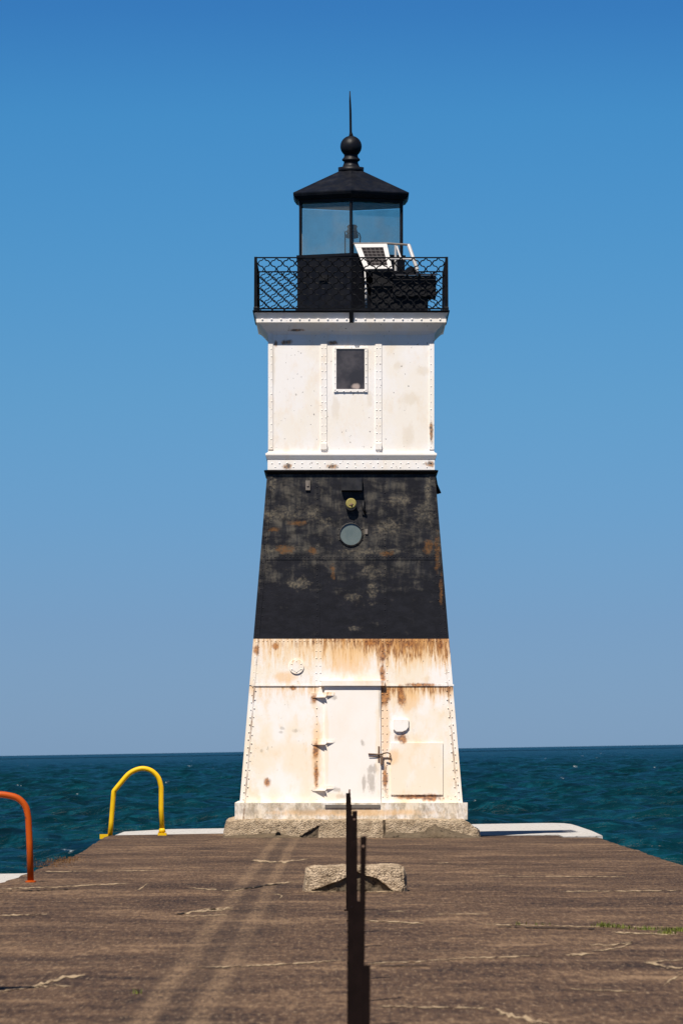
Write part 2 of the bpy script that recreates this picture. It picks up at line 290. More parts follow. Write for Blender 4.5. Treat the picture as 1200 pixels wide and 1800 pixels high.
def sea_mat():
    m = Mat('lake_water', 0.28, 0.10)
    m.b.inputs['IOR'].default_value = 1.33
    a = m.noise((0.5, 1, 1), 0.05, 5, 0.6); b = m.noise((0.45, 1, 1), 0.45, 5, 0.6, 0.3); d = m.noise((0.55, 1, 1), 1.9, 5, 0.62, 0.4); r = m.noise((0.5, 1, 1), 6.0, 4, 0.6)
    c = m.mix(m.mapr(a, 0.35, 0.65), (0.0003, 0.0145, 0.0225), (0.0007, 0.021, 0.0285))
    c = m.mix(m.mapr(b, 0.48, 0.70, 0, 0.85), c, (0.0012, 0.032, 0.043)); c = m.mix(m.mapr(b, 0.48, 0.30, 0, 0.85), c, (0.0006, 0.009, 0.013)); c = m.mix(m.mapr(d, 0.50, 0.66, 0, 0.7), c, (0.003, 0.052, 0.076)); c = m.mix(m.mapr(d, 0.48, 0.32, 0, 0.5), c, (0.0005, 0.008, 0.012))
    e1 = m.noise((1.0, 0.05, 1), 0.9, 5, 0.65, 0.2, off=(3, 1, 0)); e2 = m.noise((1, 0.06, 1), 0.22, 5, 0.6, off=(1, 8, 0))
    ev = m.math('ADD', m.math('MULTIPLY', e1, 0.6), m.math('MULTIPLY', e2, 0.4))
    c = m.mix(m.mapr(ev, 0.52, 0.63, 0, 0.75), c, (0.0026, 0.048, 0.074)); c = m.mix(m.mapr(ev, 0.47, 0.34, 0, 0.6), c, (0.0003, 0.010, 0.014))
    cap = m.mapr(m.noise((0.8, 0.10, 1), 0.55, 6, 0.68, off=(31, 7, 0)), 0.67, 0.70)
    c = m.mix(m.math('MULTIPLY', cap, 0.6), c, (0.42, 0.48, 0.50))
    m.col(c)
    m.bump(m.math('ADD', m.math('MULTIPLY', b, 1.0), m.math('ADD', m.math('MULTIPLY', d, 0.5), m.math('MULTIPLY', r, 0.14))), 0.9, 0.55)
    return m.m
M['sea'] = sea_mat()

# ------------------------------------------------------------------ mesh helper
class MB:
    def __init__(s): s.v = []; s.f = []; s.mi = []; s.sm = []
    def add(s, vs, fs, mi=0, smooth=False):
        o = len(s.v); s.v += [tuple(p) for p in vs]
        for f in fs: s.f.append(tuple(i + o for i in f)); s.mi.append(mi); s.sm.append(smooth)
    def hexa(s, c, mi=0):   # c: 4 back then 4 front corners
        s.add(c, [(0, 1, 2, 3), (7, 6, 5, 4), (0, 4, 5, 1), (1, 5, 6, 2), (2, 6, 7, 3), (3, 7, 4, 0)], mi)
    def box(s, x0, x1, y0, y1, z0, z1, mi=0):
        s.hexa([(x0, y1, z0), (x1, y1, z0), (x1, y1, z1), (x0, y1, z1), (x0, y0, z0), (x1, y0, z0), (x1, y0, z1), (x0, y0, z1)], mi)
    def rings(s, rings, mi=0, smooth=False, cap=True, closed=True):
        n = len(rings[0]); vs = [p for r in rings for p in r]; fs = []
        for k in range(len(rings) - 1):
            for i in range(n if closed else n - 1):
                j = (i + 1) % n; fs.append((k * n + i, k * n + j, (k + 1) * n + j, (k + 1) * n + i))
        if cap: fs += [tuple(reversed(range(n))), tuple(range((len(rings) - 1) * n, len(rings) * n))]
        s.add(vs, fs, mi, smooth)
    def square(s, prof, cx, cy, mi=0):     # prof: (half width, z) square profile about the axis
        s.rings([[(cx - h, cy - h, z), (cx + h, cy - h, z), (cx + h, cy + h, z), (cx - h, cy + h, z)] for h, z in prof], mi)
    def poly(s, prof, cx, cy, n=6, ph=-90.0, mi=0, smooth=False):
        s.rings([[(cx + r * math.cos(R(ph + 360.0 * i / n)), cy + r * math.sin(R(ph + 360.0 * i / n)), z) for i in range(n)] for r, z in prof], mi, smooth)
    def tube(s, path, r, n=8, mi=0, smooth=True, flat=None):
        P = [Vector(p) for p in path]; rs = []; prev = None
        for i, p in enumerate(P):
            t = ((P[min(i + 1, len(P) - 1)] - P[max(i - 1, 0)])).normalized()
            if prev is None: u = t.orthogonal().normalized()
            else:
                u = prev - t * prev.dot(t); u.normalize()
            prev = u; w = t.cross(u); rr = r[i] if isinstance(r, (list, tuple)) else r
            rs.append([tuple(p + u * math.cos(2 * math.pi * k / n) * rr + w * math.sin(2 * math.pi * k / n) * rr) for k in range(n)])
        s.rings(rs, mi, smooth)
    def ball(s, c, r, n=20, m=12, mi=0):
        s.rings([[(c[0] + r * math.sin(math.pi * k / m) * math.cos(2 * math.pi * i / n), c[1] + r * math.sin(math.pi * k / m) * math.sin(2 * math.pi * i / n), c[2] - r * math.cos(math.pi * k / m)) for i in range(n)] for k in range(1, m)], mi, True)
    def dome(s, c, nrm, r, h=0.6, mi=0):
        nrm = Vector(nrm).normalized(); u = nrm.orthogonal().normalized(); w = nrm.cross(u); c = Vector(c); n = 8; vs = []
        for rr, hh in ((1.0, -0.1), (0.75, h * 0.7)): vs += [c + (u * math.cos(2 * math.pi * k / n) + w * math.sin(2 * math.pi * k / n)) * r * rr + nrm * r * hh for k in range(n)]
        vs.append(c + nrm * r * h); fs = [(k, (k + 1) % n, n + (k + 1) % n, n + k) for k in range(n)] + [(n + k, n + (k + 1) % n, 2 * n) for k in range(n)]
        s.add(vs, fs, mi, True)
    def disc(s, c, nrm, r, t, n=24, mi=0, r2=None):
        nrm = Vector(nrm).normalized(); u = nrm.orthogonal().normalized(); w = nrm.cross(u); c = Vector(c); r2 = r2 or r
        ring = lambda rr, o: [c + (u * math.cos(2 * math.pi * k / n) + w * math.sin(2 * math.pi * k / n)) * rr + nrm * o for k in range(n)]
        s.rings([ring(r, 0), ring(r2, t)], mi)
    def build(s, name, mats, parent=None, origin=None, recalc=True):
        if not isinstance(mats, (list, tuple)): mats = [mats]
        og = Vector(wloc(parent)) if origin is None and parent is not None else Vector(origin or (0, 0, 0))
        me = bpy.data.meshes.new(name); me.from_pydata([tuple(Vector(p) - og) for p in s.v], [], s.f)
        for m in mats: me.materials.append(m)
        me.polygons.foreach_set('material_index', s.mi); me.polygons.foreach_set('use_smooth', s.sm); me.update()
        if recalc:
            import bmesh
            bm = bmesh.new(); bm.from_mesh(me); bmesh.ops.recalc_face_normals(bm, faces=bm.faces); bm.to_mesh(me); bm.free()
        o = bpy.data.objects.new(name, me); COL.objects.link(o)
        if parent is not None: o.parent = parent
        else: o.location = og
        return o
def wloc(o):
    l = Vector((0, 0, 0))
    while o is not None: l += o.location; o = o.parent
    return l
def tag(o, label=None, cat=None, group=None, kind=None):
    if label: o['label'] = label
    if cat: o['category'] = cat
    if group: o['group'] = group
    if kind: o['kind'] = kind
    return o
def thing(name, loc, label, cat, group=None):
    o = bpy.data.objects.new(name, None); COL.objects.link(o); o.location = loc; o.empty_display_size = 0.2
    return tag(o, label, cat, group)

# ------------------------------------------------------------------ the sea
def build_sea():
    E = lambda a, b, n: np.exp(np.linspace(math.log(a), math.log(b), n))
    rows = np.concatenate([E(25, 85, 40)[:-1], E(85, 3200, 1750)[:-1], E(3200, 6000, 40)[:-1], E(5000, 40000, 12)])
    a = np.concatenate([np.linspace(-180, -14, 30)[:-1], np.linspace(-14, -5, 50)[:-1], np.linspace(-5, 5, 230)[:-1], np.linspace(5, 14, 50)[:-1], np.linspace(14, 180, 30)[:-1]])
    a = np.radians(a); rng = np.random.RandomState(4)
    X = rows[:, None] * np.sin(a)[None]; Y = rows[:, None] * np.cos(a)[None]; Z = np.zeros_like(X)
    dr = np.gradient(rows)
    for k in range(70):
        lam = 1.3 * (12.0 / 1.3) ** rng.rand(); th = R(rng.normal(66, 26)); ph = rng.rand() * 6.283
        amp = 0.0105 * lam ** 0.8
        fade = np.clip((lam / (dr * 2.2) - 0.6), 0, 1)[:, None]
        q = 2 * math.pi / lam * (X * math.cos(th) + Y * math.sin(th)) + ph
        Z += amp * fade * (np.sin(q) + 0.3 * np.cos(2 * q))
    Z += -1.6 + TILT * X
    nr, nc = X.shape; vs = np.stack([X, Y, Z], -1).reshape(-1, 3).astype(np.float32)
    i = np.arange(nr - 1)[:, None] * nc; j = np.arange(nc)[None]; j2 = (j + 1) % nc
    fs = np.stack([i + nc + j, i + nc + j2, i + j2, i + j], -1).reshape(-1, 4).astype(np.int32)
    me = bpy.data.meshes.new('sea'); nf = len(fs)
    me.vertices.add(len(vs)); me.vertices.foreach_set('co', vs.ravel())
    me.loops.add(nf * 4 + nc); me.loops.foreach_set('vertex_index', np.concatenate([fs.ravel(), np.arange(nc, dtype=np.int32)]))
    me.polygons.add(nf + 1); me.polygons.foreach_set('loop_start', np.arange(nf + 1, dtype=np.int32) * 4)
    me.polygons.foreach_set('use_smooth', np.ones(nf + 1, dtype=bool)); me.update(calc_edges=True); me.validate()
    me.materials.append(M['sea'])
    o = bpy.data.objects.new('sea', me); COL.objects.link(o); tag(o, kind='structure')
    if me.polygons[0].normal.z < 0: me.flip_normals()
build_sea()

# ------------------------------------------------------------------ the pier
def jag(px, py, amp=0.05): return px + (random.random() - 0.5) * amp, py
def build_pier():
    left = [(-3.72, -20), (-3.70, 30), (-3.75, 60)] + [G(x, y)[:2] for x, y in ((-30, 1562), (0, 1549), (24, 1543), (40, 1536), (62, 1528), (92, 1516), (112, 1510), (130, 1502), (150, 1491), (170, 1477), (186, 1469))]
    right = [(4.36, -20), (4.36, 60)] + [G(x, y)[:2] for x, y in ((1215, 1525), (1200, 1519), (1165, 1509), (1130, 1496), (1112, 1491), (1080, 1481), (1055, 1472))]
    def interp(pts, y):
        for (x0, y0), (x1, y1) in zip(pts, pts[1:]):
            if y0 <= y <= y1: return x0 + (x1 - x0) * (y - y0) / (y1 - y0 + 1e-9)
        return pts[-1][0]
    m = MB(); ys = []; y = -20.0
    while y < 108.3: ys.append(y); y += 0.6 if y > 40 else 3.0
    ys.append(108.35); rings = []
    for y in ys:
        j = 0.06 if y > 30 else 0.0
        xl = interp(left, y) + (mn.noise((y * 0.8, 3, 0)) * j); xr = interp(right, y) + mn.noise((y * 0.8, 9, 0)) * j
        rings.append([(xl, y, -2.6), (xl, y, -0.05), (xl + 0.05, y, 0), (xr - 0.05, y, 0), (xr, y, -0.05), (xr, y, -2.6)])
    m.rings(rings)
    xl = left[-1][0]
    m.rings([[(x0, y, -2.6), (x0, y, 0.0), (x1, y, 0.0), (x1, y, -2.6)] for x0, x1, y in ((xl + 0.05, 2.20, 108.35), (xl + 0.08, 2.20, 110.9), (-2.1, 2.20, 113.4))])
    m.rings([[(x0, y, -2.6), (x0, y, 0.0), (3.7, y, 0.0), (3.7, y, -2.6)] for x0, y in ((2.20, 108.35), (2.20, 110.7))])
    # raised pale crack fillings and scuffs (4 mm) following lines on the deck
    def strip(pts, th, mi=1, z=0.004):
        P = []
        for (x0, y0), (x1, y1) in zip(pts, pts[1:]):
            n = max(2, int(math.hypot(x1 - x0, y1 - y0) / 6))
            P += [(x0 + (x1 - x0) * k / n, y0 + (y1 - y0) * k / n) for k in range(n)]
        P.append(pts[-1]); vs = []; n = len(P)
        for i, (x, y) in enumerate(P):
            e = min(1.0, i / 3.0, (n - 1 - i) / 3.0) * 0.9 + 0.1
            w = th * 0.8 * e * (0.25 + 1.3 * random.random()); y += (random.random() - 0.5) * th * 0.7
            vs += [G(x, y - w / 2, z), G(x, y + w / 2, z)]
        m.add(vs, [(2 * i, 2 * i + 1, 2 * i + 3, 2 * i + 2) for i in range(n - 1)], mi)
    st = strip
    st([(345, 1700), (430, 1698), (520, 1693), (604, 1687)], 2.4); st([(645, 1693), (730, 1690), (820, 1684), (955, 1679)], 2.2)
    st([(990, 1678), (1040, 1675)], 5); st([(1035, 1660), (1075, 1661), (1110, 1655), (1095, 1664), (1040, 1672)], 3)
    st([(640, 1618), (700, 1620), (746, 1623)], 2.6); st([(840, 1624), (960, 1627), (1060, 1629), (1200, 1630)], 1.8)
    st([(1075, 1637), (1110, 1640), (1150, 1642), (1200, 1641)], 4); st([(1130, 1691), (1175, 1688), (1200, 1687)], 3); st([(1130, 1691), (1165, 1698), (1200, 1702)], 5)
    st([(1165, 1733), (1185, 1718), (1200, 1712)], 6); st([(870, 1775), (905, 1786), (965, 1800)], 8); st([(660, 1768), (860, 1772)], 2.5)
    st([(0, 1742), (60, 1734), (110, 1718), (150, 1713)], 5); st([(60, 1734), (95, 1733)], 5); st([(90, 1731), (130, 1734)], 3)
    st([(310, 1607), (345, 1602), (410, 1597)], 4); st([(345, 1599), (380, 1597), (412, 1595)], 2.5); st([(315, 1611), (400, 1608)], 2)
    st([(240, 1566), (252, 1558), (262, 1552)], 5); st([(0, 1562), (100, 1559), (230, 1552)], 2); st([(0, 1609), (90, 1607)], 2.5)
    st([(330, 1560), (410, 1566), (470, 1555), (530, 1548)], 2); st([(440, 1513), (500, 1515), (540, 1511)], 4); st([(480, 1571), (497, 1575), (490, 1580)], 3)
    st([(980, 1567), (1200, 1565)], 1.5); st([(760, 1607), (860, 1606)], 1.5); st([(1000, 1738), (1120, 1743)], 2)
    st([(70, 1532), (280, 1530)], 1.3); st([(850, 1540), (1100, 1541)], 1.2); st([(530, 1567), (600, 1566)], 2); st([(640, 1567), (715, 1566)], 1.6)
    st([(680, 1602), (720, 1601)], 1.3); st([(760, 1517), (800, 1516)], 1.6)
    # dark open cracks
    st([(400, 1567), (425, 1561), (445, 1560), (462, 1556), (490, 1553)], 2.2, 2, 0.008); st([(306, 1606), (330, 1604)], 3, 2, 0.008)
    st([(0, 1566), (80, 1564), (140, 1561)], 1.3, 2, 0.008); st([(350, 1700), (420, 1702)], 1.2, 2, 0.008); st([(660, 1697), (760, 1696)], 1.3, 2, 0.008); st([(870, 1628), (1060, 1633)], 1.3, 2, 0.008)
    st([(355, 1478), (375, 1475), (392, 1474)], 1.3, 2, 0.008)
    return tag(m.build('pier', [M['deck'], M['crack'], M['seamdark']]), kind='structure')
build_pier()
def slab_z(x): return 0.004 + TILT * (x - 3.0)
def build_slab():
    m = MB()
    def part(pts):
        top = [(x, y, slab_z(x)) for x, y in pts]; bot = [(x, y, -2.6) for x, y in pts]; m.rings([bot, top])
    part([(2.215, 110.71), (3.712, 110.71), (3.712, 108.365), (4.38, 108.365), (4.45, 115.0), (4.46, 122), (4.45, 125.2), (4.36, 126.8), (4.15, 127.6), (3.8, 127.8), (2.215, 127.8)])
    part([(-4.2, 110.93), (-3.85, 110.98), (-2.1, 113.46), (2.205, 113.46), (2.205, 127.8), (-3.4, 127.8), (-4.2, 125)])
    return tag(m.build('pier_end_slab', M['slab']), kind='structure')
build_slab()
m = MB(); pts = [(-7.2, 40.0), (-3.9, 40.0), (-3.9, 94.0), (-4.6, 95.0), (-7.2, 95.0)]
m.rings([[(x, y, -2.6) for x, y in pts], [(x, y, -0.35 + TILT * (x + 4.7)) for x, y in pts]]); tag(m.build('side_ledge', M['slab']), kind='structure')

# ------------------------------------------------------------------ tower geometry helpers
ZB, ZT = 0.583, 6.11; HB, HT = 1.853, 1.400
def hw(z): return HB + (HT - HB) * (z - ZB) / (ZT - ZB)
ALPHA = math.atan((HB - HT) / (ZT - ZB)); NF = Vector((0, -math.cos(ALPHA), math.sin(ALPHA)))
def front(px, py, off=0.0, tap=True):
    d = 108.4
    for _ in range(4):
        z = PZ(py, d); d = YC - (hw(z) if tap else HT)
    n = NF if tap else Vector((0, -1, 0)); return Vector((PX(px, d), d, z)) + n * off
def fbox(m, x0, x1, y0, y1, o0, o1, tap=True, mi=0):
    m.hexa([front(x0, y1, o0, tap), front(x1, y1, o0, tap), front(x1, y0, o0, tap), front(x0, y0, o0, tap), front(x0, y1, o1, tap), front(x1, y1, o1, tap), front(x1, y0, o1, tap), front(x0, y0, o1, tap)], mi)
def rivets(m, pts, off, tap=True, r=0.0115, mi=0):
    for x, y in pts: m.dome(front(x + random.uniform(-.3, .3), y + random.uniform(-.4, .4), off, tap), NF if tap else (0, -1, 0), r * random.uniform(0.8, 1.15), 0.55, mi)
def line(x0, y0, x1, y1, n): return [(x0 + (x1 - x0) * i / (n - 1), y0 + (y1 - y0) * i / (n - 1)) for i in range(n)]
def edge(py, side):   # px of the tapered tower's edge
    p = front(617, py); h = hw(p.z) * F / p.y; return 600 + XC * F / p.y + side * h

# ------------------------------------------------------------------ foundation
def rough_block(cx, y0, y1, hw0, z1, amp, seed, nx, nz, recess=None, taper=0.02, mats=None):
    m = MB(); ny = max(6, int(nx * (y1 - y0) / (2 * hw0)))
    def nz_(p, k): return (mn.fractal(Vector(p) * 3.1 + Vector((seed, 0, 0)), 1.0, 2.0, 4) * 0.6 + mn.fractal(Vector(p) * 13 + Vector((0, seed, 0)), 0.9, 2.0, 3) * 0.35) * amp * k
    def P(x, y, z, n):
        p = Vector((x, y, z)); d = nz_((x, y, z), 1.0)
        return p + Vector(n) * d
    def sheet(fn, na, nb, mi_fn=None):
        vs = [fn(i / na, j / nb) for j in range(nb + 1) for i in range(na + 1)]
        for j in range(nb):
            for i in range(na):
                q = [j * (na + 1) + i, j * (na + 1) + i + 1, (j + 1) * (na + 1) + i + 1, (j + 1) * (na + 1) + i]
                m.add([vs[k] for k in q], [(0, 1, 2, 3)], mi_fn((i + .5) / na, (j + .5) / nb) if mi_fn else 0, False)
    def corner(u, v, w):   # warped box so that shared edges agree
        x = cx + (2 * u - 1) * (hw0 - taper * w); y = y0 + taper * w * 0.8 + (y1 - y0 - 2 * taper * w * 0.8) * v; z = w * z1
        n = Vector(((2 * u - 1) ** 9, (2 * v - 1) ** 9, (w) ** 9 if w > 0 else 0.0)); d = nz_((x, y, z), 1.0)
        chip = max(0, abs(2 * u - 1) ** 12 + abs(2 * v - 1) ** 12 + w ** 12 - 1) * amp * 1.2
        p = Vector((x, y, z)) + n * (d - chip)
        if recess and v == 0: p.y += recess(u, w)
        if nx > 150 and u > 0.93: p.z = min(p.z, z1 * (1 - 0.62 * ((u - .93) / .07) ** 1.3) + 0.4 * d)
        if nx > 150 and u < 0.03: p.z = min(p.z, z1 * (0.90 + 3.3 * u) + 0.3 * d)
        return p
    sheet(lambda a, b: corner(a, 0, b), nx, nz, (lambda a, b: 1 if recess(a, b) > 0.02 else 0) if recess else None)
    sheet(lambda a, b: corner(a, b, 1), nx, ny); sheet(lambda a, b: corner(1, a, b), ny, nz); sheet(lambda a, b: corner(0, 1 - a, b), ny, nz); sheet(lambda a, b: corner(1 - a, 1, b), nx, nz)
    return m
FX = PX(618.5, 107.8); FZ = PZ(1438, 107.8)
def frec(u, w):
    px = 392 + u * 453; py = 1472 - w * 34; r = 0.0
    if 527 < px < 560 and py > 1470 - (px - 527) * 0.60 : r = 0.032
    if 675 < px < 678: r = 0.06
    return r
m = rough_block(FX, 107.8, 112.1, 2.155, FZ, 0.030, 3.0, 190, 16, frec, 0.05)
LH = thing('lighthouse', (XC, YC, 0), 'square riveted iron lighthouse in white and black bands with a glazed black lantern', 'lighthouse')
fd = m.build('concrete_base', [M['found'], M['mortar']], LH)
m = MB()   # grey mortar run along the foot of the base
pts = [(392, 1469), (430, 1467), (470, 1464), (492, 1464), (510, 1469), (530, 1471)]
def mound(pts, base_y, out):
    vs = []; n = 0
    P = []
    for (x0, y0), (x1, y1) in zip(pts, pts[1:]):
        for k in range(8): P.append((x0 + (x1 - x0) * k / 8, y0 + (y1 - y0) * k / 8))
    P.append(pts[-1]); R_ = []
    for x, y in P:
        j = mn.noise((x * 0.09, y * 0.1, 0)) * 0.02; zt = max(0.012, PZ(y, 107.76)); X = PX(x, 107.76)
        R_.append([(X, 107.95, -0.02), (X, 107.90, zt), (X, 107.74 + j, zt * 0.85), (X, 107.68 - out * 0.5 + j, zt * 0.4), (X, 107.6 - out, -0.02)])
    m.rings(R_, 0, True, True)
mound([(700, 1468), (725, 1464), (745, 1460), (757, 1452), (764, 1448), (772, 1452), (785, 1457), (805, 1462), (825, 1468), (846, 1474)], 1474, 0.25)
m.build('mortar_fillet', M['mortar'], fd); m = MB()
mound([(672, 1470), (678, 1462), (700, 1463), (730, 1464), (748, 1460)], 1472, 0.02); m.build('mortar_fillet', M['mortar'], fd); m = MB(); mound(pts, 1472, 0.08)
m.build('mortar_fillet', M['mortar'], fd)
m = MB(); m.disc((PX(489, 107.7), 107.70, PZ(1467, 107.7)), (0, -1, 0), 0.045, 0.03, 20); m.build('drain_hole', M['hole'], fd)

# ------------------------------------------------------------------ lighthouse
m = MB(); zs0, zs1 = PZ(1437.5, 108.0), PZ(1411, 108.0)
m.square([(1.945, zs0 - 0.03), (1.945, zs1)], XC, YC)
for a, b in ((413, 822),): rivets(m, [], 0)
m.build('base_skirt', M['white_low'], LH)
# lower wall, lower plate and slightly proud upper plate
zS = front(617, 1205).z; zK = front(617, 1123).z
m = MB(); m.square([(hw(zs1 - 0.06), zs1 - 0.06), (hw(zS), zS)], XC, YC); m.square([(hw(zS) + 0.012, zS - 0.004), (hw(zK) + 0.012, zK)], XC, YC)
for s in (-1, 1):        # corner angles
    for a, b, o in ((1123.5, 1204.5, 0.018), (1206, 1411, 0.007)):
        e0, e1 = edge(a, s), edge(b, s); w = 8.5 * s
        m.hexa([front(e1 - w, b, -.01), front(e1 + s * 1.2, b, -.01), front(e0 + s * 1.2, a, -.01), front(e0 - w, a, -.01), front(e1 - w, b, o), front(e1 + s * 1.2, b, o), front(e0 + s * 1.2, a, o), front(e0 - w, a, o)])
    e0, e1 = edge(1128, s), edge(1406, s)
    rivets(m, line(e0 - s * 4.6, 1129, e1 - s * 4.6, 1405, 22), 0.016)
    rivets(m, line(e0 - s * 9.5, 1137, e1 - s * 11.5, 1399, 18), 0.008)
    if s > 0: rivets(m, line(752, 1398, 792, 1404, 4), 0.004)
for x in (556, 563): rivets(m, line(x, 1131, x, 1196, 6), 0.014)
for x in (556.5,): rivets(m, line(x, 1245, x, 1404, 13), 0.004)
for x in (672, 680): rivets(m, line(x, 1131, x, 1196, 6), 0.014); rivets(m, line(x, 1220, x, 1400, 14), 0.004)
rivets(m, line(448, 1126.5, 788, 1126.5, 48), 0.013, r=0.011)
fbox(m, 564, 676, 1197, 1206, 0.0, 0.072)      # header over the door
fbox(m, 442, 560, 1203, 1206.2, 0.0, 0.016); fbox(m, 678, 797, 1203, 1206.2, 0.0, 0.016)
m.build('lower_wall', M['white_low'], LH)
# black wall
zA = front(617, 833).z; m = MB(); m.square([(hw(zK) + 0.002, zK), (hw(zA), zA + 0.02)], XC, YC)
for s in (-1, 1):
    e0, e1 = edge(833, s), edge(1122.5, s); w = 9 * s
    m.hexa([front(e1 - w, 1122.5, -.01), front(e1 + s * 1.2, 1122.5, -.01), front(e0 + s * 1.2, 834, -.01), front(e0 - w, 834, -.01), front(e1 - w, 1122.5, .01), front(e1 + s * 1.2, 1122.5, .01), front(e0 + s * 1.2, 834, .01), front(e0 - w, 834, .01)])
    rivets(m, line(e0 - s * 5, 842, e1 - s * 5, 1115, 25), 0.010); rivets(m, line(e0 - s * 12, 846, e1 - s * 12, 1110, 20), 0.0)
fbox(m, edge(980, -1) + 8, edge(980, 1) - 8, 975, 984, 0, 0.009); rivets(m, line(edge(980, -1) + 12, 979.5, edge(980, 1) - 12, 979.5, 46), 0.009)
fbox(m, 553, 562, 842, 974, 0, .006); fbox(m, 672, 680, 842, 974, 0, .006); fbox(m, 553, 562, 985, 1118, 0, .006); fbox(m, 672, 680, 985, 1118, 0, .006)
for x in (557.5, 676): rivets(m, line(x, 846, x, 970, 13), 0.006); rivets(m, line(x, 990, x, 1113, 13), 0.006)
rivets(m, line(e0, 1118, 778, 1118, 3), 0.0)
m.build('middle_wall', M['black'], LH)
m = MB(); zk = PZ(833, 108.5); m.square([(1.405, zk - 0.005), (1.462, zk + 0.045), (1.462, zk + 0.062), (1.38, zk + 0.075)], XC, YC); m.build('drip_edge', M['iron'], LH)
# belt and upper wall
zb0, zb1, zb2, zb3 = PZ(826, 108.5), PZ(808, 108.5), PZ(800, 108.5), PZ(796.5, 108.5)
m = MB(); m.square([(1.403, zb0 + 0.005), (1.403, zb1), (1.41, zb1 + 0.01), (1.438, zb2), (1.438, zb3), (1.398, zb3 + 0.012)], XC, YC)
rivets(m, line(478, 814, 757, 814, 22), 0.005, False, 0.012); rivets(m, line(484, 821, 750, 821, 18), 0.005, False, 0.011)
m.build('belt_course', M['white_up'], LH)
zc = PZ(592, 108.5); m = MB(); zu = PZ(575, 108.5)
m.square([(1.394, zb3), (1.394, zu)], XC, YC)
for s in (-1, 1):
    xe = 617 + s * 145.6; fbox(m, min(xe, xe - s * 8.5), max(xe, xe - s * 8.5), 582, 790, -.01, 0.008, False)
    rivets(m, line(xe - s * 5.5, 600, xe - s * 5.5, 785, 15), 0.008, False)
for x in (569, 665):
    fbox(m, x - 5.5, x + 5.5, 584, 781, -0.01, 0.007, False)
    for q in (-3, 3): rivets(m, line(x + q, 598, x + q, 775, 14), 0.007, False, 0.012)
    fbox(m, x - 5.5, x + 5.5, 779.5, 790, -0.01, 0.035, False)
rivets(m, line(482, 794.5, 755, 794.5, 20), -0.004, False, 0.012)
for x in (506, 586): fbox(m, x - 9, x + 9, 598, 604, -.01, 0.008, False)
m.build('upper_wall', M['white_up'], LH)
# cornice
g = lambda py, h: PZ(py, YC - h)
m = MB(); m.square([(1.40, g(588, 1.40)), (1.43, g(582, 1.43)), (1.52, g(571, 1.52)), (1.565, g(567, 1.565)), (1.592, g(566.5, 1.592)), (1.592, g(560.5, 1.592)), (1.572, g(559.8, 1.572)), (1.600, g(554, 1.6)), (1.628, g(549, 1.622)), (1.0, g(549, 1.622) + 0.005)], XC, YC)
d = YC - 1.594
for i in range(20): m.dome((PX(461 + 312 * i / 19, d), d, PZ(561.2, d)), (0, -1, 0.3), 0.018, 0.7)
m.build('cornice', M['white_up'], LH)
m = MB()
for px_, w_ in ((617, 4),):
    m.hexa([(PX(px_ - w_, d), d + .02, PZ(567.5, d)), (PX(px_ + w_, d), d + .02, PZ(567.5, d)), (PX(px_ + w_, d), d + .02, PZ(547, d)), (PX(px_ - w_, d), d + .02, PZ(547, d)), (PX(px_ - 2.2, d), d - .03, PZ(567, d)), (PX(px_ + 2.2, d), d - .03, PZ(567, d)), (PX(px_ + w_, d), d - .065, PZ(547, d)), (PX(px_ - w_, d), d - .065, PZ(547, d))])
m.build('drain_spout', M['iron'], LH)
ZG = PZ(545.5, YC - 1.63); m = MB(); m.square([(1.640, g(549.3, 1.628)), (1.652, ZG - .01), (1.652, ZG)], XC, YC); m.build('gallery_floor', M['iron'], LH)
# window
wn = MB(); fbox(wn, 588, 643, 611, 613.3, -.02, .02, False); fbox(wn, 588, 643, 684, 689, -.02, .012, False); fbox(wn, 586.5, 591, 611, 689, -.02, .016, False); fbox(wn, 640.5, 645.5, 611, 689, -.02, .016, False)
rivets(wn, line(588.6, 617, 588.6, 685, 7) + line(643.2, 617, 643.2, 685, 7) + line(592, 687, 640, 687, 5) + line(596, 609.5, 638, 609.5, 5), .018, False, .011)
wo_ = wn.build('window', M['white_up'], LH); m = MB(); fbox(m, 590.5, 641, 612.5, 685, -.02, .006, False); m.build('pane', M['pane'], wo_)
# door with hinges and latch
m = MB(); fbox(m, 570, 669, 1206.5, 1414, -.02, 0.024); 
fbox(m, 572.5, 666.5, 1209, 1411.5, 0.022, 0.027)
door = m.build('door', M['door'], LH)
for py in (1226, 1309, 1390):
    h = MB()
    def tri(pts, y0, y1, mi=0):
        a = [front(x, y0, o) for x, o in pts]; b = [front(x, y1, o) for x, o in pts]; h.rings([b, a], mi)
    tri([(549, 0.0), (549, 0.012), (553, 0.016), (572, 0.092), (572, 0.0)], py - 1.2, py + 0.6)
    tri([(573.2, 0.02), (573.2, 0.070), (586, 0.032), (589, 0.02)], py - 4, py - 2.6)
    fbox(h, 569.5, 574.5, py - 9, py - 1.3, 0.0, 0.04); fbox(h, 575, 588, py - 9, py - 4.2, .02, .032); fbox(h, 547, 569, py - 8, py - 1.4, 0.0, 0.010)
    h.build('hinge', M['white_low'], door)
h = MB(); h.tube([front(647, 1325.5, .045), front(668, 1326.5, .05), front(673, 1327, .05)], .012, 6); h.tube([front(648, 1330, .045), front(666, 1330, .045)], .006, 6)
fbox(h, 664, 667, 1312, 1340, .02, .036); h.tube([front(672, 1325, .05), front(680, 1323.5, .06), front(685, 1325, .06), front(686, 1329, .06), front(684, 1333, .06), front(677, 1333, .05)], .012, 6); h.build('latch', M['rustymetal'], door)
h = MB(); fbox(h, 668, 672.5, 1329, 1344, .03, .06); h.tube([front(668.5, 1329, .045), front(669, 1325, .045), front(671.5, 1325, .045), front(672, 1329, .045)], .006, 6); h.build('padlock', M['rustymetal'], door)
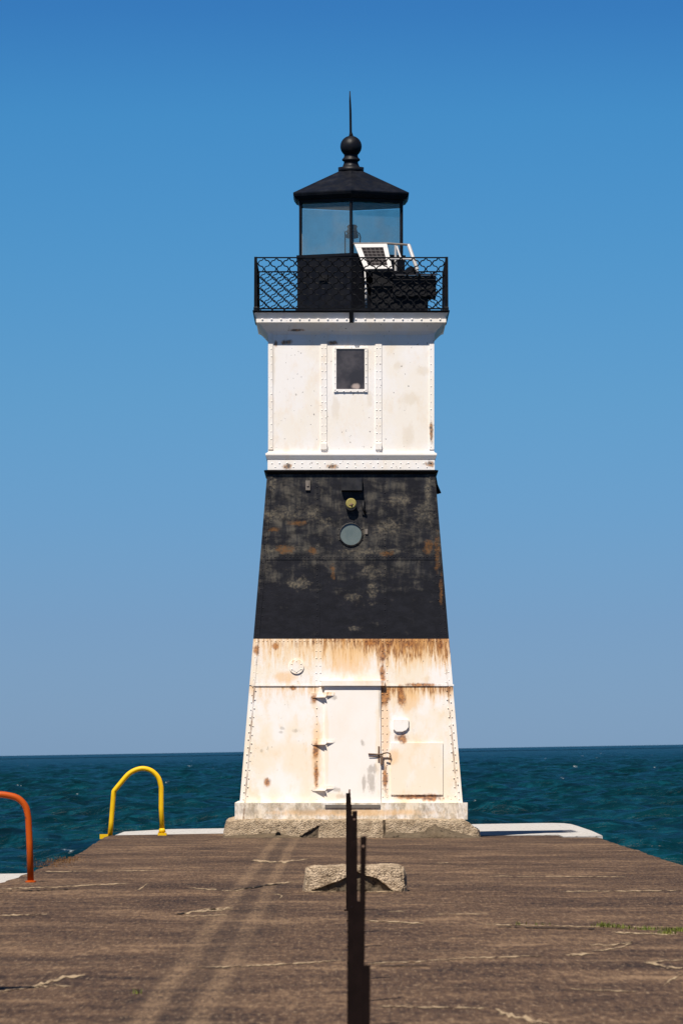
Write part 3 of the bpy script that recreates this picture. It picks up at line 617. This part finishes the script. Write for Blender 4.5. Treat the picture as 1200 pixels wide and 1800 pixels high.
m = MB(); dd = 108.0; m.box(PX(571, dd), PX(668, dd), dd - 0.012, dd + .05, PZ(1420, dd), PZ(1414.5, dd)); m.build('door_foot_shade', M['sill'], LH)  # dark grey strip standing in for the shaded notch under the door
# blank round cover, box with rust below, access plate
m = MB(); m.disc(front(521, 1172, 0.01), NF, 0.122, 0.022, 28); m.disc(front(521, 1172, 0.03), NF, 0.085, 0.006, 28)
for k in range(6): m.dome(front(521 + 9.4 * math.cos(1.05 * k + .5), 1172 + 9.4 * math.sin(1.05 * k + .5), 0.032), NF, 0.014, .7)
m.build('round_cover', M['white_low'], LH)
m = MB(); sh = [(690, 1266), (692, 1264), (716, 1264), (718, 1266), (718, 1279), (714, 1284), (707, 1287), (696, 1287), (691, 1283)]
m.rings([[front(x, y, 0.0) for x, y in sh], [front(x, y, .028) for x, y in sh], [front(704 + (x - 704) * .93, 1275 + (y - 1275) * .93, .036) for x, y in sh]]); m.build('junction_box', M['white_low'], LH)
m = MB(); fbox(m, 686.5, 778, 1306, 1397, -.01, .022); m.build('access_plate', M['white_low'], LH)
# fittings on the black wall
m = MB(); m.hexa([front(600, 865, 0), front(636, 865, 0), front(636, 840, 0), front(600, 840, 0), front(600, 863, .10), front(636, 863, .10), front(636, 841, .07), front(600, 841, .07)]); m.build('vent_hood', M['lantern'], LH)
pl = MB(); c = front(616.5, 889, 0); pl.disc(c, NF, .09, .10, 20, r2=.092); pl.tube([front(638, 882, .03), front(638, 893, .05), front(642, 903, .03)], .022, 8); fbox(pl, 636, 641, 880, 905, 0, .03)
sg = pl.build('signal_lamp', M['dark'], LH); m = MB(); m.disc(front(616.8, 886, .10), NF, .088, .012, 24, r2=.075); m.build('lens', M['lens'], sg)
m = MB(); m.tube([front(617, 886, .112), front(618, 891, .115)], .016, 6); m.tube([front(613, 889, .113), front(621, 888, .113)], .008, 6); m.build('lens_mount', M['rustymetal'], sg)
pl = MB(); c = front(616.5, 939.5, 0)
n = 32; u = Vector((1, 0, 0)); w = NF.cross(u)
ring = lambda rr, o: [c + (u * math.cos(2 * math.pi * k / n) + w * math.sin(2 * math.pi * k / n)) * rr + NF * o for k in range(n)]
pl.rings([ring(.202, 0), ring(.202, .02), ring(.184, .026), ring(.178, .005)], 0, False, False)
for k in range(14): pl.dome(c + (u * math.cos(6.283 * k / 14) + w * math.sin(6.283 * k / 14)) * .214 + NF * .004, NF, .013, .6)
pt = pl.build('porthole', M['black'], LH); m = MB(); m.disc(c, NF, .181, .006, 32); m.build('pane', M['port'], pt)
m = MB(); fbox(m, 537, 545, 845, 862, 0, .03); fbox(m, 539, 543, 848, 855, .03, .045); m.build('bracket', M['sill'], LH)
m = MB(); fbox(m, 641, 646, 930, 939, 0, .025); m.build('bracket', M['sill'], LH)
m = MB(); d = 109.2; q = [(766, 836), (769, 852), (775, 866), (768, 868), (763, 850)]; m.rings([[(PX(x, d), d, PZ(y, d)) for x, y in q], [(PX(x, d), d + .25, PZ(y, d)) for x, y in q]]); m.build('side_bracket', M['iron'], LH)

# railing round the gallery
HR = 1.600; ZR0, ZR1 = ZG + 0.03, PZ(453, YC - HR)
rl = MB()
for s in (-1, 1):
    rl.box(XC - HR - .02, XC + HR + .02, YC + s * HR - .016, YC + s * HR + .016, ZR1 - .009, ZR1 + .012); rl.box(XC - HR, XC + HR, YC + s * HR - .013, YC + s * HR + .013, ZR0 - .012, ZR0 + .012)
    rl.box(XC + s * HR - .015, XC + s * HR + .015, YC - HR + .018, YC + HR - .018, ZR1 - .008, ZR1 + .011); rl.box(XC + s * HR - .012, XC + s * HR + .012, YC - HR + .018, YC + HR - .018, ZR0 - .011, ZR0 + .011)
rail = rl.build('railing', M['iron'], LH)
for a in (-1, 1):
    for b in (-1, 1):
        m = MB(); x, y = XC + a * HR, YC + b * HR; h = .029; m.rings([[(x - h * k, y - h * k, z), (x + h * k, y - h * k, z), (x + h * k, y + h * k, z), (x - h * k, y + h * k, z)] for k, z in ((1.25, ZG), (1.2, ZG + .05), (1, ZG + .06), (.85, ZR1 + .014))]); m.build('railing_post', M['iron'], rail)
def lattice():
    m = MB(); Wd = 2 * HR - .07; H = ZR1 - ZR0; NX = 30; NZ = 9; cx = Wd / NX; cz = H / NZ; r = .0105
    for sgn in (1, -1):
        for k in range(-NZ - 1, NX + NZ + 2):
            if (k % 2): continue
            path = []
            for j in range(NZ):
                i0 = k + sgn * j
                for q in range(9):
                    t = q / 8.0
                    if q == 8 and j < NZ - 1: continue
                    o = 0.125 * math.sin(2 * math.pi * t) * math.sin(math.pi * t) ** 2
                    U = i0 + sgn * (t - o); V = j + t + o
                    path.append((U * cx, V * cz))
            seg = []
            for p in path + [None]:
                if p is not None and -0.001 <= p[0] <= Wd + .001: seg.append(p)
                else:
                    if len(seg) > 2: m.tube([(u - Wd / 2, .004 * sgn, v) for u, v in seg], r, 4, 0, False)
                    seg = []
    return m
lm = lattice(); me0 = None
for rz, ox, oy in ((0, 0, -HR), (90, HR, 0), (180, 0, HR), (270, -HR, 0)):
    if me0 is None: o = lm.build('lattice_panel', M['iron'], None, (0, 0, 0), False); me0 = o.data
    else: o = bpy.data.objects.new('lattice_panel', me0); COL.objects.link(o)
    o.parent = rail; o.rotation_euler = (0, 0, R(rz)); o.location = Vector((XC + ox, YC + oy, ZR0)) - wloc(rail)

# lantern
RD, RG, RE = 1.052, 0.998, 1.132
ZS, ZH = PZ(449, 109.45), PZ(356, 109.45); ZE = PZ(338.5, 109.4)
m = MB(); m.poly([(RD + .02, ZG), (RD + .02, ZG + .05), (RD, ZG + .06), (RD, ZS - .05), (RD + .015, ZS - .045), (RD + .015, ZS), (RG - .1, ZS + .004)], XC, YC); lw = m.build('lantern_wall', M['lantern'], LH)
VC = True
def hexp0(r, k, z): return Vector((XC + r * math.cos(R(-90 + 60 * k)), YC + r * math.sin(R(-90 + 60 * k)), z))
m = MB(); a, b = hexp0(RD, 0, 0), hexp0(RD, -1, 0); no = Vector((-0.5, -0.866, 0)); z0_, z1_ = PZ(494, YC - .7), PZ(484, YC - .7)
m.hexa([a.lerp(b, t) + Vector((0, 0, z)) + no * o for o in (-.01, .035) for t, z in ((.42, z0_), (.58, z0_), (.58, z1_), (.42, z1_))]); m.build('vent_cover', M['dark'], lw)
def hexp(r, k, z): return Vector((XC + r * math.cos(R(-90 + 60 * k)), YC + r * math.sin(R(-90 + 60 * k)), z))
for k in range(6):
    m = MB(); a = hexp(RG - .01, k, ZS); b = hexp(RG - .01, k, ZH); m.tube([a, b], .026, 6, 0, False); m.build('mullion', M['lantern'], LH)
    p, q = hexp(RG - .02, k, ZS), hexp(RG - .02, k + 1, ZS); t = (q - p).normalized(); p += t * .028; q -= t * .028
    m = MB(); up = Vector((0, 0, ZH - ZS - .03)); n_ = t.cross(Vector((0, 0, 1))) * .004; m.hexa([p - n_, q - n_, q - n_ + up, p - n_ + up, p + n_, q + n_, q + n_ + up, p + n_ + up]); m.build('lantern_pane', M['glass'], LH)
    if k in (1, 4):
        for pp, sg_ in ((p, 1), (q, -1)):
            m = MB(); e = pp + t * sg_ * .004; f = e + t * sg_ * .02; m.hexa([e - n_ * 4, f - n_ * 4, f - n_ * 4 + up, e - n_ * 4 + up, e - n_ * 1.3, f - n_ * 1.3, f - n_ * 1.3 + up, e - n_ * 1.3 + up])
            m.build('glazing_bead', M['frame_white'], LH)
m = MB()
outer = [(RG + .02, ZH - .012), (RG + .035, ZH + .035), (RE - .06, ZH + .05), (RE - .015, ZE - .06), (RE, ZE - .02), (RE, ZE), (.235, PZ(302, 109.95)), (.20, PZ(301.5, 109.95))]
m.poly(outer, XC, YC); 
rf = m.build('lantern_roof', M['lantern'], LH)
z = lambda py: PZ(py, 109.95)
m = MB(); m.poly([(.215, z(303)), (.22, z(294.5)), (.15, z(294)), (.125, z(288)), (.12, z(284.5)), (.15, z(282.5)), (.155, z(281)), (.15, z(279.5)), (.125, z(277)), (.115, z(274)), (.12, z(272))], XC, YC, 24, 0, 0, True); m.ball((XC, YC, z(257.5)), .183, 28, 18); fi = m.build('finial', M['lantern'], rf)
m = MB(); m.tube([(XC, YC, z(241)), (XC, YC, z(236)), (XC - .005, YC, z(232)), (XC - .01, YC, z(195)), (XC - .016, YC, z(178)), (XC - .02, YC, z(160))], [.045, .03, .021, .019, .015, .008], 8); m.build('lightning_rod', M['iron'], rf)
bm_ = MB(); bm_.poly([(.10, ZS - .02), (.10, ZS + .03), (.03, ZS + .04), (.03, z(420)), (.11, z(418)), (.11, z(412))], XC + .02, YC, 14); bm_.tube([(XC - .10, YC - .1, ZS), (XC - .10, YC - .1, z(408)), (XC - .05, YC - .05, z(406))], .011, 6); bm_.tube([(XC + .05, YC, z(408)), (XC + .14, YC, z(410)), (XC + .16, YC, z(417)), (XC + .15, YC, z(430))], .011, 6)
bc = bm_.build('beacon', M['dark'], LH); m = MB(); m.poly([(.085, z(412)), (.095, z(408)), (.075, z(402)), (.09, z(398)), (.06, z(395))], XC + .02, YC, 14, 0, 0, True); m.build('beacon_lens', M['cells'], bc)

# ------------------------------------------------------------------ things standing on the gallery
def Q(px, py, d): return Vector((PX(px, d), d, PZ(py, d)))
TL, TR, BR, BL = Q(623, 430, 108.95), Q(680, 429.5, 108.80), Q(689.5, 473, 108.50), Q(641, 474, 108.62)
SP = thing('solar_panel', (PX(655, 108.7), 108.7, ZG), 'small tilted solar panel in a white frame on the lighthouse gallery', 'solar panel')
nrm = (TR - TL).cross(BL - TL).normalized()
if nrm.y > 0: nrm = -nrm
bi = lambda u, v: TL * (1 - u) * (1 - v) + TR * u * (1 - v) + BR * u * v + BL * (1 - u) * v
def slabq(m, u0, u1, v0, v1, o0, o1, mi=0):
    c = [bi(u0, v1), bi(u1, v1), bi(u1, v0), bi(u0, v0)]; m.hexa([p + nrm * o0 for p in c] + [p + nrm * o1 for p in c], mi)
m = MB(); slabq(m, 0, 1, 0, .14, -.02, .02); slabq(m, 0, 1, .87, 1, -.02, .02); slabq(m, 0, .17, .14, .87, -.02, .018); slabq(m, .86, 1, .14, .87, -.02, .018); m.build('frame', M['frame_white'], SP)
m = MB(); slabq(m, .17, .86, .14, .87, -.012, .006)
for i in range(1, 5): u_ = .17 + .69 * i / 5; slabq(m, u_ - .006, u_ + .006, .15, .86, .006, .009, 1)
for i in range(1, 6): v_ = .14 + .73 * i / 6; slabq(m, .18, .85, v_ - .008, v_ + .008, .010, .012, 1)
m.build('cells', [M['cells'], M['gridline']], SP)
m = MB(); m.tube([Q(620, 428.5, 109.0), Q(680, 428, 108.86), Q(720, 430.5, 108.75)], .019, 6, 0, False); m.build('top_bar', M['sill'], SP)
m = MB(); m.tube([Q(718, 431, 108.76), Q(725.5, 453, 108.55), Q(733, 474, 108.5)], .032, 6, 0, False); m.tube([Q(695, 431, 108.8), Q(695, 476, 108.8)], .022, 6, 0, False); m.tube([Q(697, 433, 108.8), Q(704, 454, 108.65)], .016, 6, 0, False); m.tube([Q(684, 455, 108.6), Q(728, 455.5, 108.55)], .014, 6, 0, False)
m.build('rack', M['frame_white'], SP); m = MB(); m.tube([Q(641, 476, 108.62), Q(642.5, 505, 108.55), Q(642.6, 506, 108.55), Q(643.5, 541, 108.55)], [.012, .012, .02, .02], 8); m.build('support_pole', M['frame_white'], SP); m = MB(); m.tube([Q(733, 474, 108.5), Q(733, 484, 108.5)], .02, 6); m.build('rack_foot', M['frame_white'], SP)
m = MB(); d0 = 108.62
EB = thing('equipment_box', (PX(705, 109), 109.0, ZG), 'black equipment cabinet with a wide lid beside the lantern on the gallery', 'cabinet')
m.box(PX(652, d0), PX(752, d0), d0, d0 + .8, ZG + .002, PZ(500, d0)); m.build('stand', M['dark'], EB)
m = MB(); d1 = 108.56; m.box(PX(690, d1), PX(766, d1), d1, d1 + .75, PZ(521, d1), PZ(484.5, d1)); m.box(PX(655, d1), PX(689.5, d1), d1 + .05, d1 + .6, PZ(505, d1), PZ(478, d1)); m.build('body', M['dark'], EB)
m = MB(); m.hexa([Q(688, 484, 109.35), Q(768.5, 484, 109.35), Q(766, 481, 109.35), Q(690, 481, 109.35), Q(688, 484.3, 108.53), Q(768.5, 484.3, 108.53), Q(766, 482.3, 108.55), Q(690, 482.3, 108.55)]); m.build('lid', M['lantern'], EB)
m = MB(); d2 = 108.8; m.rings([[Q(x, y, d2 + o) for x, y in ((704, 482), (738, 482), (734, 474), (724, 468), (716, 470))] for o in (0, .4)]); m.build('cowl', M['lantern'], EB)

# ------------------------------------------------------------------ ladder hoops
def arc(pts, n=6):   # Catmull-Rom through points
    P = [pts[0]] + list(pts) + [pts[-1]]; out = []
    for i in range(1, len(P) - 2):
        for k in range(n):
            t = k / n; a, b, c_, d_ = P[i - 1], P[i], P[i + 1], P[i + 2]
            out.append(tuple(.5 * ((2 * b[j]) + (-a[j] + c_[j]) * t + (2 * a[j] - 5 * b[j] + 4 * c_[j] - d_[j]) * t * t + (-a[j] + 3 * b[j] - 3 * c_[j] + d_[j]) * t ** 3) for j in range(2)))
    out.append(tuple(pts[-1])); return out
dy = 110.75
yh = thing('ladder_handrail', (PX(240, dy), dy, 0), 'yellow tubular ladder hoop at the pier edge left of the lighthouse', 'handrail', 'ladder hoops on the pier edge')
pp = [(193.5, 1472), (196, 1445), (199.5, 1401), (200.5, 1391)] + arc([(200.5, 1391), (212, 1377), (226, 1361), (240, 1353), (254, 1351), (268, 1356), (279, 1368), (283.5, 1384)])[1:] + [(283.5, 1420), (285.5, 1466)]
m = MB(); m.tube([Q(x, y, dy) for x, y in pp], .043, 12); m.build('tube', M['yellow'], yh)
m = MB(); m.box(PX(176, dy), PX(191, dy), dy - .1, dy + .1, -.06, PZ(1466.5, dy)); m.build('foot_plate', M['yellow'], yh)
m = MB(); zf = PZ(1466, dy); m.rings([[(PX(285.5, dy) + a * .075, dy + b * .09, z_) for a, b in ((-1, -1), (1, -1), (1, 1), (-1, 1))] for z_ in (-.06, zf + .02)]); m.tube([Q(285.4, 1463.5, dy), Q(284.8, 1456, dy)], [.065, .046], 10); m.build('foot_plate', M['yellow'], yh)
do = F * CH / (1551 - HY)
oh = thing('ladder_handrail', (PX(-20, do), do, 0), 'orange tubular ladder hoop with rust flecks, cut by the left picture edge', 'handrail', 'ladder hoops on the pier edge')
pp = [(54.5, 1553), (52.5, 1480), (50.5, 1440)] + arc([(50.5, 1440), (46, 1419), (33, 1404), (14, 1398), (-6, 1397), (-30, 1404), (-52, 1424), (-76, 1458)])[1:] + [(-82, 1500), (-88, 1553)]
m = MB(); m.tube([Q(x, y, do) for x, y in pp], .037, 12); m.build('tube', M['orange'], oh)
for x in (54.5, -88):
    m = MB(); c = Q(x, 1551, do); m.rings([[(c.x + r_ * math.cos(k * .785), c.y + r_ * math.sin(k * .785), z_) for k in range(8)] for r_, z_ in ((.062, -.004), (.062, .012), (.045, .02))]); m.build('foot_plate', M['orange'], oh)

# ------------------------------------------------------------------ broken block on the deck
bd = F * CH / (1567 - HY)
def brec(u, w):
    a = 1 - ((u - 0.46) / 0.42) ** 2
    h = (0.68 if u < 0.5 else 0.74) * max(0, a) + 0.06 * mn.noise((u * 9, 1, 2))
    if u < 0.5: h = max(0, (u - 0.06) / 0.44) * 0.66 + 0.05 * mn.noise((u * 11, 4, 2))
    return 0.045 if w < h and 0.06 < u < 0.87 else 0.0
m = rough_block(PX(624, bd), bd, bd + .75, .535, 0.265, .028, 11.0, 100, 26, brec, .03)
tag(m.build('concrete_block', [M['block'], M['mortar']], None, (PX(624, bd), bd, 0)), 'broken tan concrete block with a hollowed front lying on the deck before the lighthouse', 'concrete block')

# ------------------------------------------------------------------ steel fence posts in a row down the pier
posts = [  # px centre top, px centre base, depth, height, width, label
    (612.0, 612.0, 58.9, 1.075, .042, 'farthest dark steel post, its thin top pin rising highest against the white door', True),
    (613.5, 614.5, 55.3, 1.06, .030, 'dark steel post second from the far end of the row, almost hidden', False),
    (614.5, 616.0, 51.9, 1.03, .030, 'dark steel post third from the far end of the row, casting the farthest thin shadow', False),
    (615.5, 617.0, 48.0, .98, .032, 'dark steel post fourth from the far end of the row of posts', False),
    (617.5, 617.0, 44.3, 1.00, .030, 'dark steel post fifth from the far end of the row, middle of the dark line', False),
    (618.5, 619.0, 41.2, 1.02, .030, 'dark steel post sixth from the far end, casting the longest shadow across the deck', False),
    (623.0, 624.0, 37.6, 1.113, .030, 'dark steel post with a bright bolt near its top, just right of the tallest one', True),
    (622.0, 622.0, 34.2, .985, .036, 'dark steel post of the row standing just before the bolted one', False),
    (638.5, 633.0, 30.6, 1.06, .027, 'leaning dark steel post standing apart to the right of the row', True),
    (618.0, 617.0, 30.0, .74, .040, 'dark blurred steel post at the bottom left of the row of posts', False),
    (629.5, 628.5, 28.6, .80, .046, 'broad dark steel post between the leaning post and the bottom left one', False),
    (643.0, 642.0, 27.0, .57, .036, 'short nearest dark steel post at the bottom right of the row', False)]
first = None
for i, (pt_, pb_, dpt, h, wd, lab, pin) in enumerate(posts):
    t = thing('fence_post', (PX(pb_, dpt), dpt, 0), lab, 'post', 'steel posts down the middle of the pier')
    dx = PX(pt_, dpt) - PX(pb_, dpt); X0 = PX(pb_, dpt); m = MB(); w = wd / 2; f = .005
    def rg(z, q=0): 
        x = X0 + dx * z / h; return [(x - w, dpt - w, z), (x + w, dpt - w, z), (x + w, dpt - w + f, z), (x + f / 1.5, dpt - w + f, z), (x + f / 1.5, dpt + .085, z), (x - f / 1.5, dpt + .085, z), (x - f / 1.5, dpt - w + f, z), (x - w, dpt - w + f, z)]
    m.rings([rg(-.02), rg(h * .5), rg(h)])
    for k in range(0): zz = .1 + (h - .16) * k / 9; m.box(X0 + dx * zz / h - .006, X0 + dx * zz / h + .006, dpt - w - .006, dpt - w + .001, zz, zz + .012)
    m.build('shaft', M['post'], t)
    m = MB(); m.box(X0 - w * 1.9, X0 + w * 1.9, dpt - .06, dpt + .06, -.002, .012); m.build('base_plate', M['post'], t)
    if pin:
        m = MB(); x = X0 + dx; m.tube([(x + w * .45, dpt, h - .03), (x + w * .5, dpt, h + (.034 if i == 0 else .004))], .009, 6); m.dome((x - .001, dpt - w - .001, h - .05), (0, -1, 0), .007, .6); m.build('bolt', M['rustymetal'], t)

# unseen post added beyond the left edge so its shadow reaches onto the deck
bx, by, bh = -2.50, 38.9, 1.98
bo = thing('shadow_post', (bx, by, 0), 'stout rust brown steel post added out of view on the left to cast the dark shadow', 'post')
m = MB(); m.poly([(.16, 0), (.16, bh - .08), (.13, bh - .02), (.05, bh)], bx, by, 20, 0, 0, True); m.build('shaft', M['rustymetal'], bo)
m = MB(); m.poly([(.24, -.002), (.24, .02), (.165, .025)], bx, by, 20); m.build('base_plate', M['rustymetal'], bo)

# ------------------------------------------------------------------ weeds
def blades(name, spots, hgt, mat):
    m = MB()
    for px, py, n, sx_ in spots:
        c = Vector(G(px, py, .003))
        for k in range(n):
            b = c + Vector((random.gauss(0, sx_), random.gauss(0, sx_ * 1.6), 0)); h = hgt * random.uniform(.35, 1.2); a = random.uniform(0, 6.28); lean = Vector((math.cos(a), math.sin(a), 0)) * h * random.uniform(.2, .8); w = Vector((-math.sin(a), math.cos(a), 0)) * h * .11
            m.add([b - w, b + w, b + lean * .45 + w * .7 + Vector((0, 0, h * .65)), b + lean * .45 - w * .7 + Vector((0, 0, h * .65)), b + lean + Vector((0, 0, h))], [(0, 1, 2, 3), (3, 2, 4)])
    return tag(m.build(name, mat, None, (0, 0, 0), False), kind='stuff')
sp_ = [(1062, 1629, 50, .05), (1075, 1630, 60, .05), (1095, 1632, 40, .05), (1120, 1634, 50, .06), (1140, 1634, 30, .06), (1160, 1635, 40, .05), (1185, 1636, 90, .05), (1198, 1637, 80, .05), (1168, 1642, 60, .05), (1180, 1641, 30, .04), (1060, 1627, 40, .03), (242, 1747, 14, .02), (950, 1626, 14, .04), (915, 1626, 12, .04), (1215, 1637, 40, .06), (1240, 1638, 40, .1)]
o = blades('grass', sp_, .032, M['grass']); tag(o, 'short green grass and moss growing in the deck crack at the right', 'grass')
sw_ = [(x, y, 160, .13) for x, y in ((78, 1524), (86, 1520), (94, 1517), (102, 1515), (110, 1513), (118, 1511), (126, 1508))]
o = blades('dry_weeds', sw_, .022, M['weed']); tag(o, 'dry rust coloured weeds along the left edge of the deck', 'weeds')
